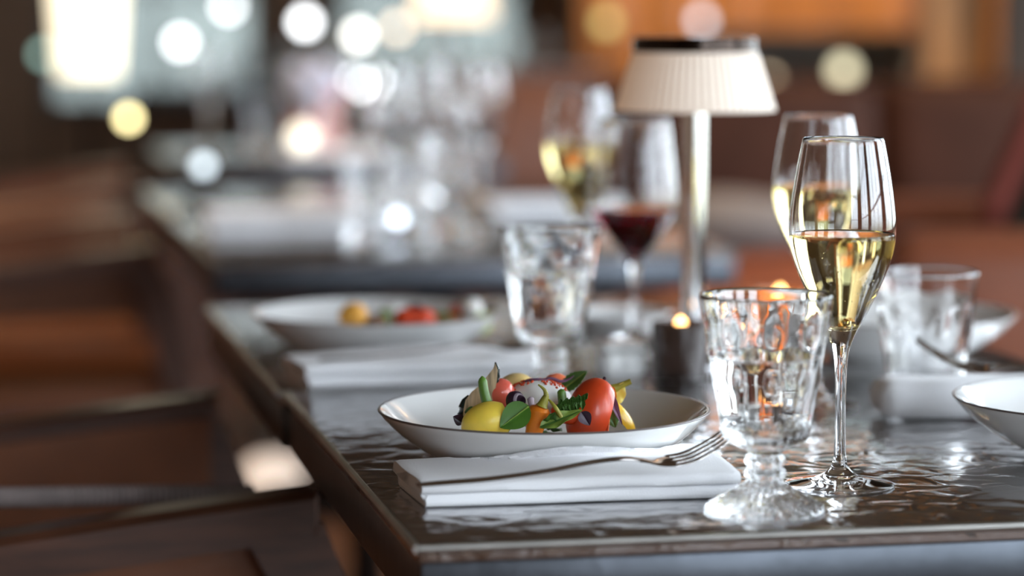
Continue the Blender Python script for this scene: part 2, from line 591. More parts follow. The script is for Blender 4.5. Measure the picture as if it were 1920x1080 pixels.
# thick straight tumbler on the right
tb = thing('water_tumbler', 'clear straight-sided tumbler behind the rolled napkin at the table\'s far side', 'glass', Vector((.3229, 2.150, .7502)))
o = smooth_prof([(.0270, 0), (.0290, .0012), (.0298, .008), (.0318, .030), (.0355, .062), (.0395, .092), (.0408, .1005)], 5)
i = smooth_prof([(.0404, .1020), (.0390, .1015), (.0375, .091), (.0333, .062), (.0295, .032), (.0275, .018), (.020, .0145), (0, .0140)], 5)
orn2 = [(2 * PI * k / 7, .062) for k in range(7)]


def tum_mod(i_, r, z, t):
    d = 0
    if i_ < 2 + len(o) and .02 < z < .09:
        for a, zz in orn2:
            da = (t - a + PI) % (2 * PI) - PI
            q = math.hypot(da * .034, z - zz)
            d += .0013 * math.exp(-((q - .011) / .003) ** 2)
    return r + d, z


obj('glass_body', lathe([(0, .0015), (.02, .001)] + o + i, 112, tum_mod), GLASS, tb, sharp=75)

# red wine glass
rw = thing('wine_glass', 'stemmed glass of red wine in front of the lamp pole', 'glass', Vector((.1125, 2.520, .7502)))
o = smooth_prof([(.034, 0), (.0355, .0008), (.0352, .002), (.026, .0038), (.013, .0068), (.0065, .012), (.0042, .02), (.0036, .045), (.0044, .066), (.0075, .077), (.016, .089),
                 (.028, .104), (.0365, .117), (.0392, .126), (.0385, .142), (.0355, .168), (.0315, .2030)], 5)
i = smooth_prof([(.0312, .2036), (.0306, .2032), (.0345, .168), (.0375, .142), (.0382, .126), (.0355, .117), (.027, .1045), (.015, .091), (.006, .085), (0, .084)], 5)
obj('bowl_and_stem', lathe([(0, .0012), (.02, .001)] + o + i, 56), GLASS, rw, sharp=70)
wine_mesh('red_wine', i, .1235, RED_WINE, rw, 56)


# ------------------------------------------------------------------ napkins
def make_napkin(label, loc, rz, L=.208, D=.087, T=.0084, bulge=.0150, dent=.026, seed=1, skew=0, avoid=None, group=None):
    """One folded cloth: two thick layers joined by a rounded back fold, running along x (front edge at y = 0).
    bulge and dent: the back edge is pushed in and up where a bowl stands against it."""
    h, hh = T / 2, T / 2 * .97
    path = []
    for k in range(9): path.append((h + (D - T) * k / 8, h + .0004))
    for k in range(1, 8):
        a = -PI / 2 + PI * k / 8
        path.append((D - T + h + T * .62 * math.cos(a), T + .0004 + h * math.sin(a) * 1.02))
    for k in range(9): path.append((D - T + h - (D - T) * k / 8, T + h + .0008))
    m = len(path)

    def off(i, sgn):
        a, b = path[max(0, i - 1)], path[min(m - 1, i + 1)]
        dy, dz = b[0] - a[0], b[1] - a[1]
        l = math.hypot(dy, dz)
        return path[i][0] - sgn * dz / l * hh, path[i][1] + sgn * dy / l * hh

    def cap(p, up):
        return [(p[0] - hh * .75, p[1] - up * hh * .68), (p[0] - hh, p[1]), (p[0] - hh * .75, p[1] + up * hh * .68)]
    # right-hand side out along the path, cap, left-hand side back, cap
    loop = [off(i, -1) for i in range(m)] + cap(path[-1], -1) + [off(i, 1) for i in range(m - 1, -1, -1)] + cap(path[0], -1)
    n = 72
    rings = []
    for j in range(n + 1):
        s = j / n
        x = L * s
        b_ = math.exp(-((s - .55) / .26) ** 2)
        ring = []
        for (y, z) in loop:
            q = max(0, min(1, y / D))
            up = bulge * (b_ + .35 * max(0, s - .6) / .4) * q ** 1.3
            wv = noise.noise(Vector((x * 20 + seed, y * 26, seed * 2.1))) * .0013 * min(1, z / .006)
            yy = y * (1 - dent / D * b_) + noise.noise(Vector((x * 13, seed * 3.3, 1 if z > T else 8))) * .0024 + (.0028 if z < T else 0) * max(0, 1 - q * 3)
            zz = z + up + wv
            e = min(j, n - j)
            if e == 0: zz = T + (zz - T) * .93
            ring.append((x - skew * q * (1 - s) + (.004 if (j == 0 and z < T) else 0), yy, max(zz, .0003)))
        rings.append(ring)
    if avoid is not None:                                       # the bowl stands against the back edge and pushes it in
        cr, sr = math.cos(rz), math.sin(rz)
        for ring in rings:
            for q_, (x, y, z) in enumerate(ring):
                X, Y = loc[0] + x * cr - y * sr - avoid.x, loc[1] + x * sr + y * cr - avoid.y
                rb = max([p[0] for p in BOWL_PROF if p[1] <= z + .0035] or [0]) + .0015
                if abs(X) < rb and Y > -math.sqrt(rb * rb - X * X):
                    dy = Y + math.sqrt(rb * rb - X * X)
                    ring[q_] = (x - dy * sr, y - dy * cr, z)
    bm = loft(rings, cap=True)
    bmesh.ops.triangulate(bm, faces=[f for f in bm.faces if len(f.verts) > 4])
    o = obj('folded_napkin', bm, LINEN, None, loc, (0, 0, rz), sharp=50)
    return tag(o, label, 'napkin', group)


N1a, N1b = at(792, 957), at(1390, 938)
N1r = math.atan2(N1b.y - N1a.y, N1b.x - N1a.x)
nap1 = make_napkin('folded white linen napkin in front of the salad bowl, carrying the sharp fork', (N1a.x, N1a.y, .7502), N1r, L=(N1b - N1a).length, seed=1, skew=.006, avoid=B1)
N3a = at(575, 731)
nap3 = make_napkin('blurred folded white napkin with fork in front of the rear bowl', (N3a.x, N3a.y, .7502), N1r + .04, L=.205, T=.0092, bulge=.008, seed=5, skew=.008)
N2a = at(1652, 791)
nb = box(.19, .054, .0285, .0125, (.095, .027, .0145), seg=6)
bmesh.ops.subdivide_edges(nb, edges=[e for e in nb.edges if abs(e.verts[0].co.x - e.verts[1].co.x) > .1], cuts=24)
for v in nb.verts: v.co += Vector((0, noise.noise(v.co * 30) * .0022, noise.noise(v.co * 34 + Vector((4, 0, 0))) * .0018 * (v.co.z > .01)))
for v in nb.verts: v.co.z = max(v.co.z, .0003)
nap2 = tag(obj('rolled_napkin', nb, LINEN, None, (N2a.x, N2a.y, .7502), (0, 0, math.radians(4)), sharp=60), 'thick rolled white napkin lying in front of the clear tumbler', 'napkin')


# ------------------------------------------------------------------ forks
def make_fork(label, loc, rot, group=None, L=.205):
    t = thing('dinner_fork', label, 'fork', loc, 0, group)
    t.rotation_euler = rot
    # (x, z, half width, half thickness)
    sp = spline([(0, .0016, .0036, .0009), (.012, .0018, .0044, .0011), (.045, .0022, .0038, .0013), (.080, .0045, .0030, .0015), (.110, .0080, .0026, .0018),
                 (.130, .0088, .0028, .0017), (.142, .0070, .0052, .0013), (.152, .0050, .0100, .0011), (.162, .0050, .0118, .0011)], 5)
    sp = smooth_prof4([(0, .0016, .0036, .0009), (.012, .0018, .0044, .0011), (.045, .0022, .0038, .0013), (.080, .0045, .0030, .0015), (.110, .0080, .0026, .0018),
                       (.130, .0088, .0028, .0017), (.142, .0070, .0052, .0013), (.152, .0050, .0100, .0011), (.162, .0050, .0118, .0011)], 5)
    rings = []
    for x, z, w, h in sp:
        rings.append([(x * L / .205, w * math.copysign(abs(math.cos(a)) ** .7, math.cos(a)), z + .7 * h * math.copysign(abs(math.sin(a)) ** .8, math.sin(a))) for a in [2 * PI * k / 14 for k in range(14)]])
    obj('handle', loft(rings), STEEL, t, sharp=60)
    for q in range(4):
        y0 = -.0099 + .0066 * q
        pts = smooth_prof4([(.160, .0050, .0022, .0011), (.172, .0068, .0018, .0010), (.186, .0130, .0015, .0009), (.200, .0215, .0013, .0008), (.205, .0250, .0007, .0005)], 4)
        rg = []
        for x, z, w, h in pts:
            yy = y0 * (1 - .10 * (x - .16) / .045)
            rg.append([(x * L / .205, yy + w * math.cos(a), z + h * math.sin(a)) for a in [2 * PI * (k + .5) / 8 for k in range(8)]])
        obj('tine', loft(rg), STEEL, t, sharp=50)
    return t


def smooth_prof4(pts, k):
    out = []
    n = len(pts)
    for i in range(n - 1):
        p0, p1, p2, p3 = pts[max(0, i - 1)], pts[i], pts[i + 1], pts[min(n - 1, i + 2)]
        for j in range(k):
            t = j / k
            out.append(tuple(.5 * (2 * p1[c] + (p2[c] - p0[c]) * t + (2 * p0[c] - 5 * p1[c] + 4 * p2[c] - p3[c]) * t * t +
                                   (3 * p1[c] - p0[c] - 3 * p2[c] + p3[c]) * t ** 3) for c in range(4)))
    out.append(tuple(pts[-1]))
    return out


FK1 = at(783, 914, .7678)
fork1 = make_fork('polished fork in focus lying on the napkin before the salad bowl', (FK1.x, FK1.y, .7678), (.11, -.024, math.radians(16)), L=.207)
FK3 = at(598, 676, .7695)
fork3 = copy_tree(fork1, label='blurred fork lying on the rear napkin before the rear bowl')
fork3.location = (FK3.x, FK3.y, .7688); fork3.rotation_euler = (.10, -.022, math.radians(9))
FK2 = at(1728, 672, .800)
fork2 = copy_tree(fork1, label='fork with raised tines on the napkin behind the cropped bowl')
fork2.rotation_euler = (-.1, -.03, PI - .20)
fork2.location = (FK2.x + .205 * math.cos(.20), FK2.y + .022 - .205 * math.sin(.20), .7810)

# ================================================================== LAMP, CANDLES, SMALL TABLE THINGS
LP = Vector((.1552, 2.360, .7502))
lamp = thing('table_lamp', 'small table lamp with pleated ivory shade and chrome pole behind the flutes', 'lamp', LP)
obj('lamp_base', lathe(smooth_prof([(0, 0), (.045, 0), (.047, .002), (.046, .008), (.030, .012), (.013, .016), (.0108, .024), (0, .024)], 4), 40), CHROME, lamp)
obj('lamp_pole', lathe([(0, .02), (.0104, .02), (.0104, .236), (0, .236)], 32), CHROME, lamp)
NP = 60


def pleat(i, r, z, t):
    return r + (.0019 * (2 * abs(((t * NP / (2 * PI)) % 1) - .5) - .5) if .219 < z < .2725 else 0), z


obj('lamp_shade', lathe([(.0665, .2190), (.0676, .2192), (.0672, .221), (.0640, .231), (.0600, .244), (.0555, .2580), (.0515, .2700), (.0505, .2705), (.0540, .258), (.0585, .244), (.0625, .231), (.0655, .2205)], NP * 6, pleat, close=True), SHADE, lamp, sharp=80)
obj('top_band', lathe([(.0520, .2685), (.0535, .2690), (.0528, .2805), (.0515, .2815), (.049, .281), (0, .281), (0, .279), (.0485, .279), (.0500, .269)], 64), BRONZE, lamp)
obj('bulb', lathe(smooth_prof([(0, .236), (.008, .238), (.012, .247), (.010, .256), (0, .26)], 4), 20), mat('warm_bulb', (1, .8, .6), .5, emit=(1, .62, .32), estr=6), lamp)


def make_votive(label, loc, m, h, r, flame, wl=.62, wglow=((1, .55, .25), .5)):
    v = thing('candle_holder', label, 'candle', loc)
    obj('cup', lathe(smooth_prof([(0, 0), (r * .84, 0), (r * .9, .002), (r * .95, h * .4), (r, h)], 4) + smooth_prof([(r - .0015, h + .0004), (r - .003, h - .001), (r * .85, h * .4), (r * .8, .006), (0, .006)], 4), 40), m, v)
    obj('wax', lathe([(0, .0065), (r * .72, .0065), (r * .80, h * wl), (r * .6, h * (wl - .02)), (0, h * (wl - .03))], 28), mat('glowing_wax_%d' % flame, (.9, .80, .66), .5, sss=.5, emit=wglow[0], estr=wglow[1]), v)
    f = lathe([(q, z + h * (wl - .62)) for q, z in smooth_prof([(0, h * .62), (.0035, h * .62 + .002), (.0045, h * .62 + .0045), (.0025, h * .62 + .008), (0, h * .62 + .010)], 4)], 16)
    obj('flame', f, mat('candle_flame', (1, .6, .2), .5, emit=(1, .50, .16), estr=flame), v)
    return v


AMBER = mat('amber_glass', (.95, .60, .30), .05, trans=.85, ior=1.45)
SMOKE = mat('smoked_glass', (.05, .035, .03), .06, trans=.25, ior=1.5)
vot1 = make_votive('dark smoked glass candle holder at the foot of the lamp', Vector((.1400, 2.285, .7502)), SMOKE, .046, .0245, 7, .90, ((1, .66, .40), 1.6))
vot2 = make_votive('amber glass candle holder glowing behind the front goblet', Vector((.2450, 2.520, .7502)), AMBER, .047, .026, 3, .93, ((1, .34, .06), 1.3))

sc = thing('salt_dish', 'small white lidded salt dish between rear goblet and candle holder', 'dish', Vector((.0900, 2.300, .7502)), .25)
obj('dish_body', box(.036, .036, .022, .006, (0, 0, .011), seg=3), CHINA, sc)
obj('dish_lid', box(.038, .038, .006, .0025, (0, 0, .0255), seg=3), CHINA, sc)
sp = obj('side_plate', lathe(smooth_prof([(0, .002), (.032, .002), (.034, 0), (.038, 0), (.050, .012), (.052, .0135)], 4) + smooth_prof([(.0515, .0143), (.049, .0135), (.036, .004), (0, .0038)], 4), 48), CHINA, None, Vector((.105, 2.66, .7502)))
tag(sp, 'small white side plate behind the red wine glass stem', 'plate')

# ================================================================== THE SALAD
BX, BY = B1.x, B1.y


def fpt(px, py, dy=0.0):
    return atd(px, py, BY + dy)


def rv(p): return Vector(p)


def egg(r, sx=1, sy=1, sz=1, n=28, cut=None):
    bm = bmesh.new()
    bmesh.ops.create_uvsphere(bm, u_segments=n, v_segments=n // 2 + 2, radius=r)
    bmesh.ops.scale(bm, vec=(sx, sy, sz), verts=bm.verts)
    if cut:
        co, no = cut
        g = bmesh.ops.bisect_plane(bm, geom=bm.verts[:] + bm.edges[:] + bm.faces[:], plane_co=co, plane_no=no, clear_outer=True)
        es = [e for e in g['geom_cut'] if isinstance(e, bmesh.types.BMEdge)]
        bmesh.ops.contextual_create(bm, geom=es)
    return bm


def food(name, bm, m, loc, rot, label, cat, sharp=45, group=None):
    o = obj(name, bm, m, None, loc, rot, sharp)
    return tag(o, label, cat, group)


def leaf_bm(L, Wd, curl=.3, fold=.25, wav=0, n=14, k=8, tip=1.0, th=.0005, serr=0, seed=0):
    """Leaf blade in the x-z plane, stalk at the origin, growing along +z, facing -y."""
    bm = bmesh.new()
    f, b = [], []
    for i in range(n + 1):
        s = i / n
        w = Wd / 2 * (math.sin(PI * min(1, s ** .8)) ** .75 if 0 < s < 1 else 0) * (1 - .25 * s * tip)
        if serr and 0 < s < 1: w *= 1 + serr * (1 if i % 2 else -1)
        w = max(w, Wd * .012)
        rf, rb = [], []
        for j in range(k + 1):
            q = -1 + 2 * j / k
            x = q * w
            y = -curl * L * (s ** 2) * .5 + fold * abs(q) * w * -1 + wav * math.sin(s * 14 + q * 3 + seed) * abs(q) * w
            mid = .0004 if j == k // 2 else 0
            rf.append(bm.verts.new((x, y - th / 2 + mid, s * L)))
            rb.append(bm.verts.new((x, y + th / 2, s * L)))
        f.append(rf); b.append(rb)
    for i in range(n):
        for j in range(k):
            bm.faces.new((f[i][j], f[i][j + 1], f[i + 1][j + 1], f[i + 1][j]))
            bm.faces.new((b[i][j + 1], b[i][j], b[i + 1][j], b[i + 1][j + 1]))
        bm.faces.new((f[i][0], f[i + 1][0], b[i + 1][0], b[i][0]))
        bm.faces.new((f[i + 1][k], f[i][k], b[i][k], b[i + 1][k]))
    bm.faces.new(f[0][::-1] + b[0]); bm.faces.new(f[n] + b[n][::-1])
    return bm


def place_leaf(name, a, b, Wd, m, label, roll=0, facing=(0, -1, .25), cat='leaf', vein=None, **kw):
    """Leaf from point a (stalk) to point b (tip), blade turned to face a direction."""
    a, b = Vector(a), Vector(b)
    z = (b - a).normalized()
    y = -Vector(facing)
    y = (y - z * y.dot(z)).normalized()
    x = y.cross(z)
    M = Matrix((x, y, z)).transposed()
    if roll: M = M @ Matrix.Rotation(roll, 3, 'Z')
    L = (b - a).length
    o = obj(name, leaf_bm(L, Wd, **kw), m, None, a, M.to_euler(), 60)
    tag(o, label, cat)
    if vein:
        c, f = kw.get('curl', .3), kw.get('fold', .25)
        obj('midrib', tube([(0, -c * L * (s ** 2) * .5 - .0004, s * L) for s in [.02 + .09 * i for i in range(11)]], [.0007 - .00005 * i for i in range(11)], 6), vein, o)
    return o


# bed of leaves the vegetables lie on
bed = bmesh.new()
random.seed(21)
for k in range(70):
    a, r_ = random.uniform(0, 2 * PI), .046 * random.random() ** .5
    lb = leaf_bm(random.uniform(.012, .020), random.uniform(.007, .012), curl=.5, fold=.3, wav=.2, n=6, k=4)
    M = Matrix.Translation((r_ * math.cos(a), r_ * math.sin(a), .0125 + .016 * (1 - (r_ / .046) ** 2) * random.random())) @ Matrix.Rotation(random.uniform(0, 2 * PI), 4, 'Z') @ Matrix.Rotation(random.uniform(1.15, 1.7), 4, 'X')
    lb.transform(M)
    me_ = bpy.data.meshes.new('t'); lb.to_mesh(me_); lb.free(); bed.from_mesh(me_); bpy.data.meshes.remove(me_)
tag(obj('salad_leaves', bed, F_HERB, None, (BX + .004, BY, .7500), sharp=60), 'bed of dark green leaves under the vegetables in the front bowl', 'salad', kind='stuff')

# white cheese ball with red spice
cp = fpt(1008, 757, .006)
ch = thing('mozzarella_ball', 'white cheese ball with red spice on top in the middle of salad', 'cheese', cp)
obj('cheese', egg(.0240, 1, .9, .68, 36), F_WHITE, ch)
spb = bmesh.new()
random.seed(3)
for q in range(330):
    a = random.uniform(0, 2 * PI)
    r = random.uniform(0.0, 1) ** .5 * .84
    x, y = r * math.cos(a) * .0240, r * math.sin(a) * .0240 * .9
    if y < -.008 + random.uniform(-.003, .002): continue
    z = .0240 * .68 * math.sqrt(max(0, 1 - r * r))
    bmesh.ops.create_icosphere(spb, subdivisions=1, radius=random.uniform(.0004, .0011), matrix=Matrix.Translation((x, y, z + .0001)))
tag(obj('spice_powder', spb, F_SPICE, ch), 'coarse red spice powder', kind='stuff')

# yellow potato half, cut side to the right
p = fpt(914, 792, -.034)
po = food('yellow_potato', egg(.0142, 1.25, .85, .95, 32, ((.0148, 0, .0), (1, 0, .18))), F_POTATO, p, (0, math.radians(-18), math.radians(6)),
          'shiny yellow potato half at the left front of the salad', 'vegetable', 35)

# green salad leaf in front
place_leaf('spinach_leaf', fpt(992, 761, -.042), fpt(938, 802, -.044), .0185, F_LEAF, 'smooth round green leaf at the salad\'s front, beside yellow potato', curl=.1, fold=.12, vein=F_LIGHT, facing=(.1, -1, .35), tip=.2)


def cone_veg(name, a, b, r0, r1, m, label, n=20, parent=None, bend=(0, 0, 0)):
    a, b = Vector(a), Vector(b)
    pts, rad = [], []
    for i in range(13):
        s = i / 12
        p_ = a.lerp(b, s) + Vector(bend) * math.sin(PI * s)
        e = min(1, math.sqrt(min(1, s * 7 + .02))) * min(1, math.sqrt(min(1, (1 - s) * 7 + .02)))
        pts.append(p_ - a); rad.append((r0 + (r1 - r0) * s) * e)
    o_ = obj(name, tube(pts, rad, n), m, parent, a if parent is None else a - parent.location)
    if label: tag(o_, label, 'vegetable')
    return o_


# carrot with a green top
ca = thing('carrot', 'small orange carrot with curled yellow-green stem, standing in front of cheese', 'vegetable', fpt(1006, 760, -.034))
cone_veg('carrot_body', fpt(1014, 758, -.034), fpt(997, 826, -.034), .0078, .0050, F_CARROT, None, parent=ca)
tw = spline([fpt(1016, 762, -.036), fpt(1021, 750, -.036), fpt(1024, 740, -.036), fpt(1020, 730, -.036), fpt(1009, 721, -.036)], 5)
tag(obj('carrot_top', tube([q - ca.location for q in tw], [.0042 - .0040 * (i / (len(tw) - 1)) ** .6 + .0003 for i in range(len(tw))], 10), F_OLIVE, ca), 'yellow-green carrot stem')

# tomatoes
p = fpt(1110, 778, -.016)
tm = thing('tomato_wedge', 'large glossy red tomato wedge standing at the right of cheese', 'vegetable', p, math.radians(14))
obj('tomato_skin', egg(.0215, .80, .80, 1.16, 36, ((.0078, 0, 0), (1, 0, -.14))), F_TOMATO, tm, rot=(0, math.radians(12), 0))
tag(obj('cut_flesh', egg(.0200, .10, .76, 1.15, 28), F_FLESH, tm, loc=(.0076, 0, 0), rot=(0, math.radians(3), 0)), 'pale cut side')
food('cherry_tomato', egg(.0098, 1, 1, 1.05, 24), F_PINK, fpt(938, 738, -.004), (0, .2, 0), 'pinkish red cherry tomato half behind the yellow potato', 'vegetable')
food('pale_potato', egg(.0122, 1.15, .9, .95, 24), F_PALE, fpt(966, 732, .030), (0, -.3, 0), 'pale yellow potato behind the cheese, under violet shoots', 'vegetable')
food('orange_tomato', egg(.0085, 1.1, .9, .95, 20), F_FLESH, fpt(1044, 722, .036), (0, .2, .3), 'small orange tomato piece at the back of the salad', 'vegetable')
food('red_pepper_piece', egg(.0095, 1.15, .7, .7, 20), F_TOMATO, fpt(1062, 776, -.026), (0, .3, .2), 'small red pepper piece under the herb sprig', 'vegetable')

# aubergine slice and bean
au = thing('aubergine_slice', 'tall grilled aubergine slice with pointed dark tip at salad\'s left', 'vegetable', fpt(884, 784, -.008))
prof2 = [(868, 786), (869, 770), (873, 750), (884, 735), (900, 722), (914, 708), (924, 692), (929, 681), (933, 694), (932, 712), (929, 730), (924, 750), (915, 772), (908, 788)]
bm = bmesh.new()
fr_ = [bm.verts.new(fpt(x, y, -.012) - au.location) for x, y in prof2]
bk_ = [bm.verts.new(fpt(x, y, -.005) - au.location) for x, y in prof2]
bm.faces.new(fr_); bm.faces.new(bk_[::-1])
for q in range(len(prof2)):
    q2 = (q + 1) % len(prof2)
    bm.faces.new((fr_[q2], fr_[q], bk_[q], bk_[q2]))
bmesh.ops.triangulate(bm, faces=[f for f in bm.faces if len(f.verts) > 4])
obj('flesh', bm, F_FLESHA, au, sharp=30)
tag(obj('skin', tube([fpt(x, y, -.0085) - au.location for x, y in ((868, 788), (867, 776), (869, 764), (873, 752), (880, 742))], [.0032, .0036, .0036, .0028, .0012], 10), F_DARK, au), 'dark glossy skin')
tag(obj('tip', tube([fpt(x, y, -.0085) - au.location for x, y in ((928, 740), (931, 722), (932, 706), (931, 692), (929, 679))], [.0010, .0016, .0020, .0022, .0005], 10), F_DARK, au), 'dark pointed tip')
gb = cone_veg('green_bean', fpt(904, 705, -.024), fpt(916, 764, -.026), .0029, .0036, F_STEM, 'short upright green bean piece in front of aubergine slice', bend=(-.0008, 0, 0))
cone_veg('celery_stick', fpt(1052, 729, -.020), fpt(1056, 762, -.022), .0028, .0032, F_STEM, 'thin upright green stem piece in front of the cheese', 14)

# leaves and shoots
place_leaf('mint_leaf', fpt(1054, 730, .026), fpt(1104, 697, .020), .0125, F_HERB, 'pointed serrated green herb leaf rising at the salad\'s back', curl=.2, fold=.3, serr=.07, facing=(0, -1, .6), vein=F_LIGHT)
place_leaf('basil_leaf', fpt(1012, 802, -.046), fpt(1093, 772, -.044), .0110, F_LIGHT, 'long light green leaf lying across the front rim side', curl=.15, fold=.35, wav=.25, facing=(0, -1, .9), vein=F_HERB)
place_leaf('zucchini_leaf', fpt(1136, 755, -.004), fpt(1154, 802, -.008), .0125, F_HERB, 'dark green crinkled leaf right of the red tomato wedge', curl=.1, fold=.2, wav=.35, serr=.06, facing=(.1, -1, .1), tip=.2)
place_leaf('purple_leaf', fpt(1090, 772, -.047), fpt(1106, 798, -.048), .0100, F_PURPLE, 'small dark purple leaf hanging before the tomato wedge', curl=-.4, fold=.4, facing=(-.2, -1, .4))
place_leaf('purple_leaf', fpt(868, 792, -.024), fpt(848, 781, -.026), .0088, F_PURPLE, 'dark purple leaf at the salad\'s far left, beside potato', curl=.4, fold=.3, facing=(0, -1, .4))
place_leaf('purple_leaf', fpt(1133, 716, -.014), fpt(1166, 797, -.020), .0062, F_SHISO, 'long narrow violet leaf draped over the tomato\'s cut edge', curl=.05, fold=.4, wav=.2, facing=(.3, -1, .2))
place_leaf('green_leaf', fpt(893, 771, -.028), fpt(872, 774, -.026), .0075, F_HERB, 'little green leaf between potato and aubergine slice', curl=.3, fold=.3, facing=(0, -1, .5))
food('leaf_stalk', tube(spline([fpt(1128, 735, -.014), fpt(1129, 722, -.014), fpt(1132, 713, -.014), fpt(1135, 707, -.014)], 4), [.0012] * 12 + [.0008], 8), F_PURPLE, None, None, 'short dark stalk curling over the tomato top', 'vegetable')
random.seed(11)
for lab, pts in (('violet shoot arching left over the cheese', [(974, 728, .006), (984, 716, .004), (1002, 712, .004), (1022, 713, .006), (1042, 719, .010)]),
                 ('violet shoot with a raised loop behind the cheese', [(1018, 722, .008), (1024, 711, .010), (1036, 710, .012), (1050, 715, .012), (1064, 712, .014), (1076, 704, .014)])):
    q = spline([fpt(*p_) for p_ in pts], 5)
    n_ = len(q)
    food('violet_shoot', tube(q, [.0006 + .0016 * math.sin(PI * min(1, (i_ + .5) / n_)) for i_ in range(n_)], 8, flat=.5), F_SHISO, None, None, lab, 'vegetable')

# herb sprig: stalk with little leaflets
hs = thing('herb_sprig', 'curly dark green herb sprig leaning on the tomato wedge', 'herb', fpt(1052, 768, -.036))
q = spline([fpt(1046, 768, -.036), fpt(1060, 760, -.038), (fpt(1078, 755, -.038)), fpt(1095, 749, -.038)], 5)
obj('stalk', tube([v - hs.location for v in q], [.0018 - .0001 * i_ for i_ in range(len(q))], 8), F_HERB, hs)
for i_, v in enumerate(q[1:-1]):
    for s_ in (-1, 1):
        d_ = Vector((random.uniform(-.2, .6), -.3, s_ * random.uniform(.5, 1))).normalized()
        lf = leaf_bm(random.uniform(.0045, .0075), .0042, curl=.5, fold=.4, n=6, k=4, serr=.1)
        z_ = d_; y_ = Vector((0, 1, -.2)); y_ = (y_ - z_ * y_.dot(z_)).normalized(); x_ = y_.cross(z_)
        obj('leaflet', lf, F_HERB, hs, loc=v - hs.location, rot=Matrix((x_, y_, z_)).transposed().to_euler())
food('yellow_tendril', tube(spline([fpt(1029, 749, -.044), fpt(1036, 757, -.046), fpt(1044, 768, -.047), fpt(1053, 782, -.047)], 5), [.0006 + .0001 * i_ for i_ in range(10)] + [.0014] * 6, 8), F_OLIVE, None, None,
     'thin yellow tendril slanting down beside the carrot', 'vegetable')

# dark ringed onion pieces
on = thing('onion_ring', 'dark purple onion ring with pale stripes before the cheese', 'vegetable', fpt(966, 752, -.030), .3)
for k_, (r_, m_) in enumerate(((.0066, F_PURPLE), (.0052, F_RINGW), (.0038, F_PURPLE))):
    ring = [(r_ - .0008 + .0009 * math.cos(a), .0032 * math.sin(a)) for a in [2 * PI * kk / 8 for kk in range(8)]]
    obj('ring_layer', lathe(ring, 28, close=True), m_, on, loc=(.0012 * k_, -.0006 * k_, 0), rot=(PI / 2 - .15, .5, .5))
o_ = cone_veg('onion_shoot', fpt(994, 744, -.028), fpt(998, 768, -.030), .0024, .0018, F_RINGW, 'small pale violet onion tip sticking up before cheese', 12)

# yellow pepper with its stem, yellow wedge, petals
yp = thing('yellow_pepper', 'small yellow pepper with olive stem pointing right, behind the tomato', 'vegetable', fpt(1136, 738, .014))
cone_veg('pepper_body', fpt(1120, 745, .014), fpt(1147, 732, .012), .0080, .0072, F_YELLOW, None, parent=yp)
q = spline([fpt(1136, 734, .006), fpt(1150, 729, .006), fpt(1166, 722, .006), fpt(1183, 715, .006)], 5)
tag(obj('pepper_stem', tube([v - yp.location for v in q], [.0050, .0046, .0043, .0039, .0036, .0033, .003, .0027, .0025, .0023, .0022, .0021, .002, .002, .002, .0019], 12), F_OLIVE, yp), 'olive green stem')
food('yellow_petal', leaf_bm(.017, .012, curl=.4, fold=.2, wav=.2), mat('petal_yellow', (.80, .66, .16), .45, sss=.2), fpt(1150, 758, .008), (.1, .35, .2), 'thin pale yellow petal under the pepper stem', 'vegetable')
food('orange_petal', leaf_bm(.013, .007, curl=.3, fold=.2), F_CARROT, fpt(1145, 758, .003), (.1, .15, 0), 'small orange petal under the pepper stem', 'vegetable')
food('yellow_wedge', egg(.013, .55, .5, 1.25, 22, ((0, 0, 0), (-1, 0, .0))), F_YELLOW, fpt(1160, 784, .004), (0, math.radians(-38), 0), 'yellow vegetable wedge at the far right of the salad', 'vegetable')
food('mustard_leaf', leaf_bm(.014, .009, curl=.3, fold=.3, wav=.3), F_HERB, fpt(1024, 800, -.042), (.5, .3, .3), 'dark green leaf tucked under the carrot and cheese', 'leaf')

# ------------------------------------------------------------------ salad in the rear bowl (blurred)
def f2(px, py, dy=0.0): return atd(px, py, B2.y + dy)


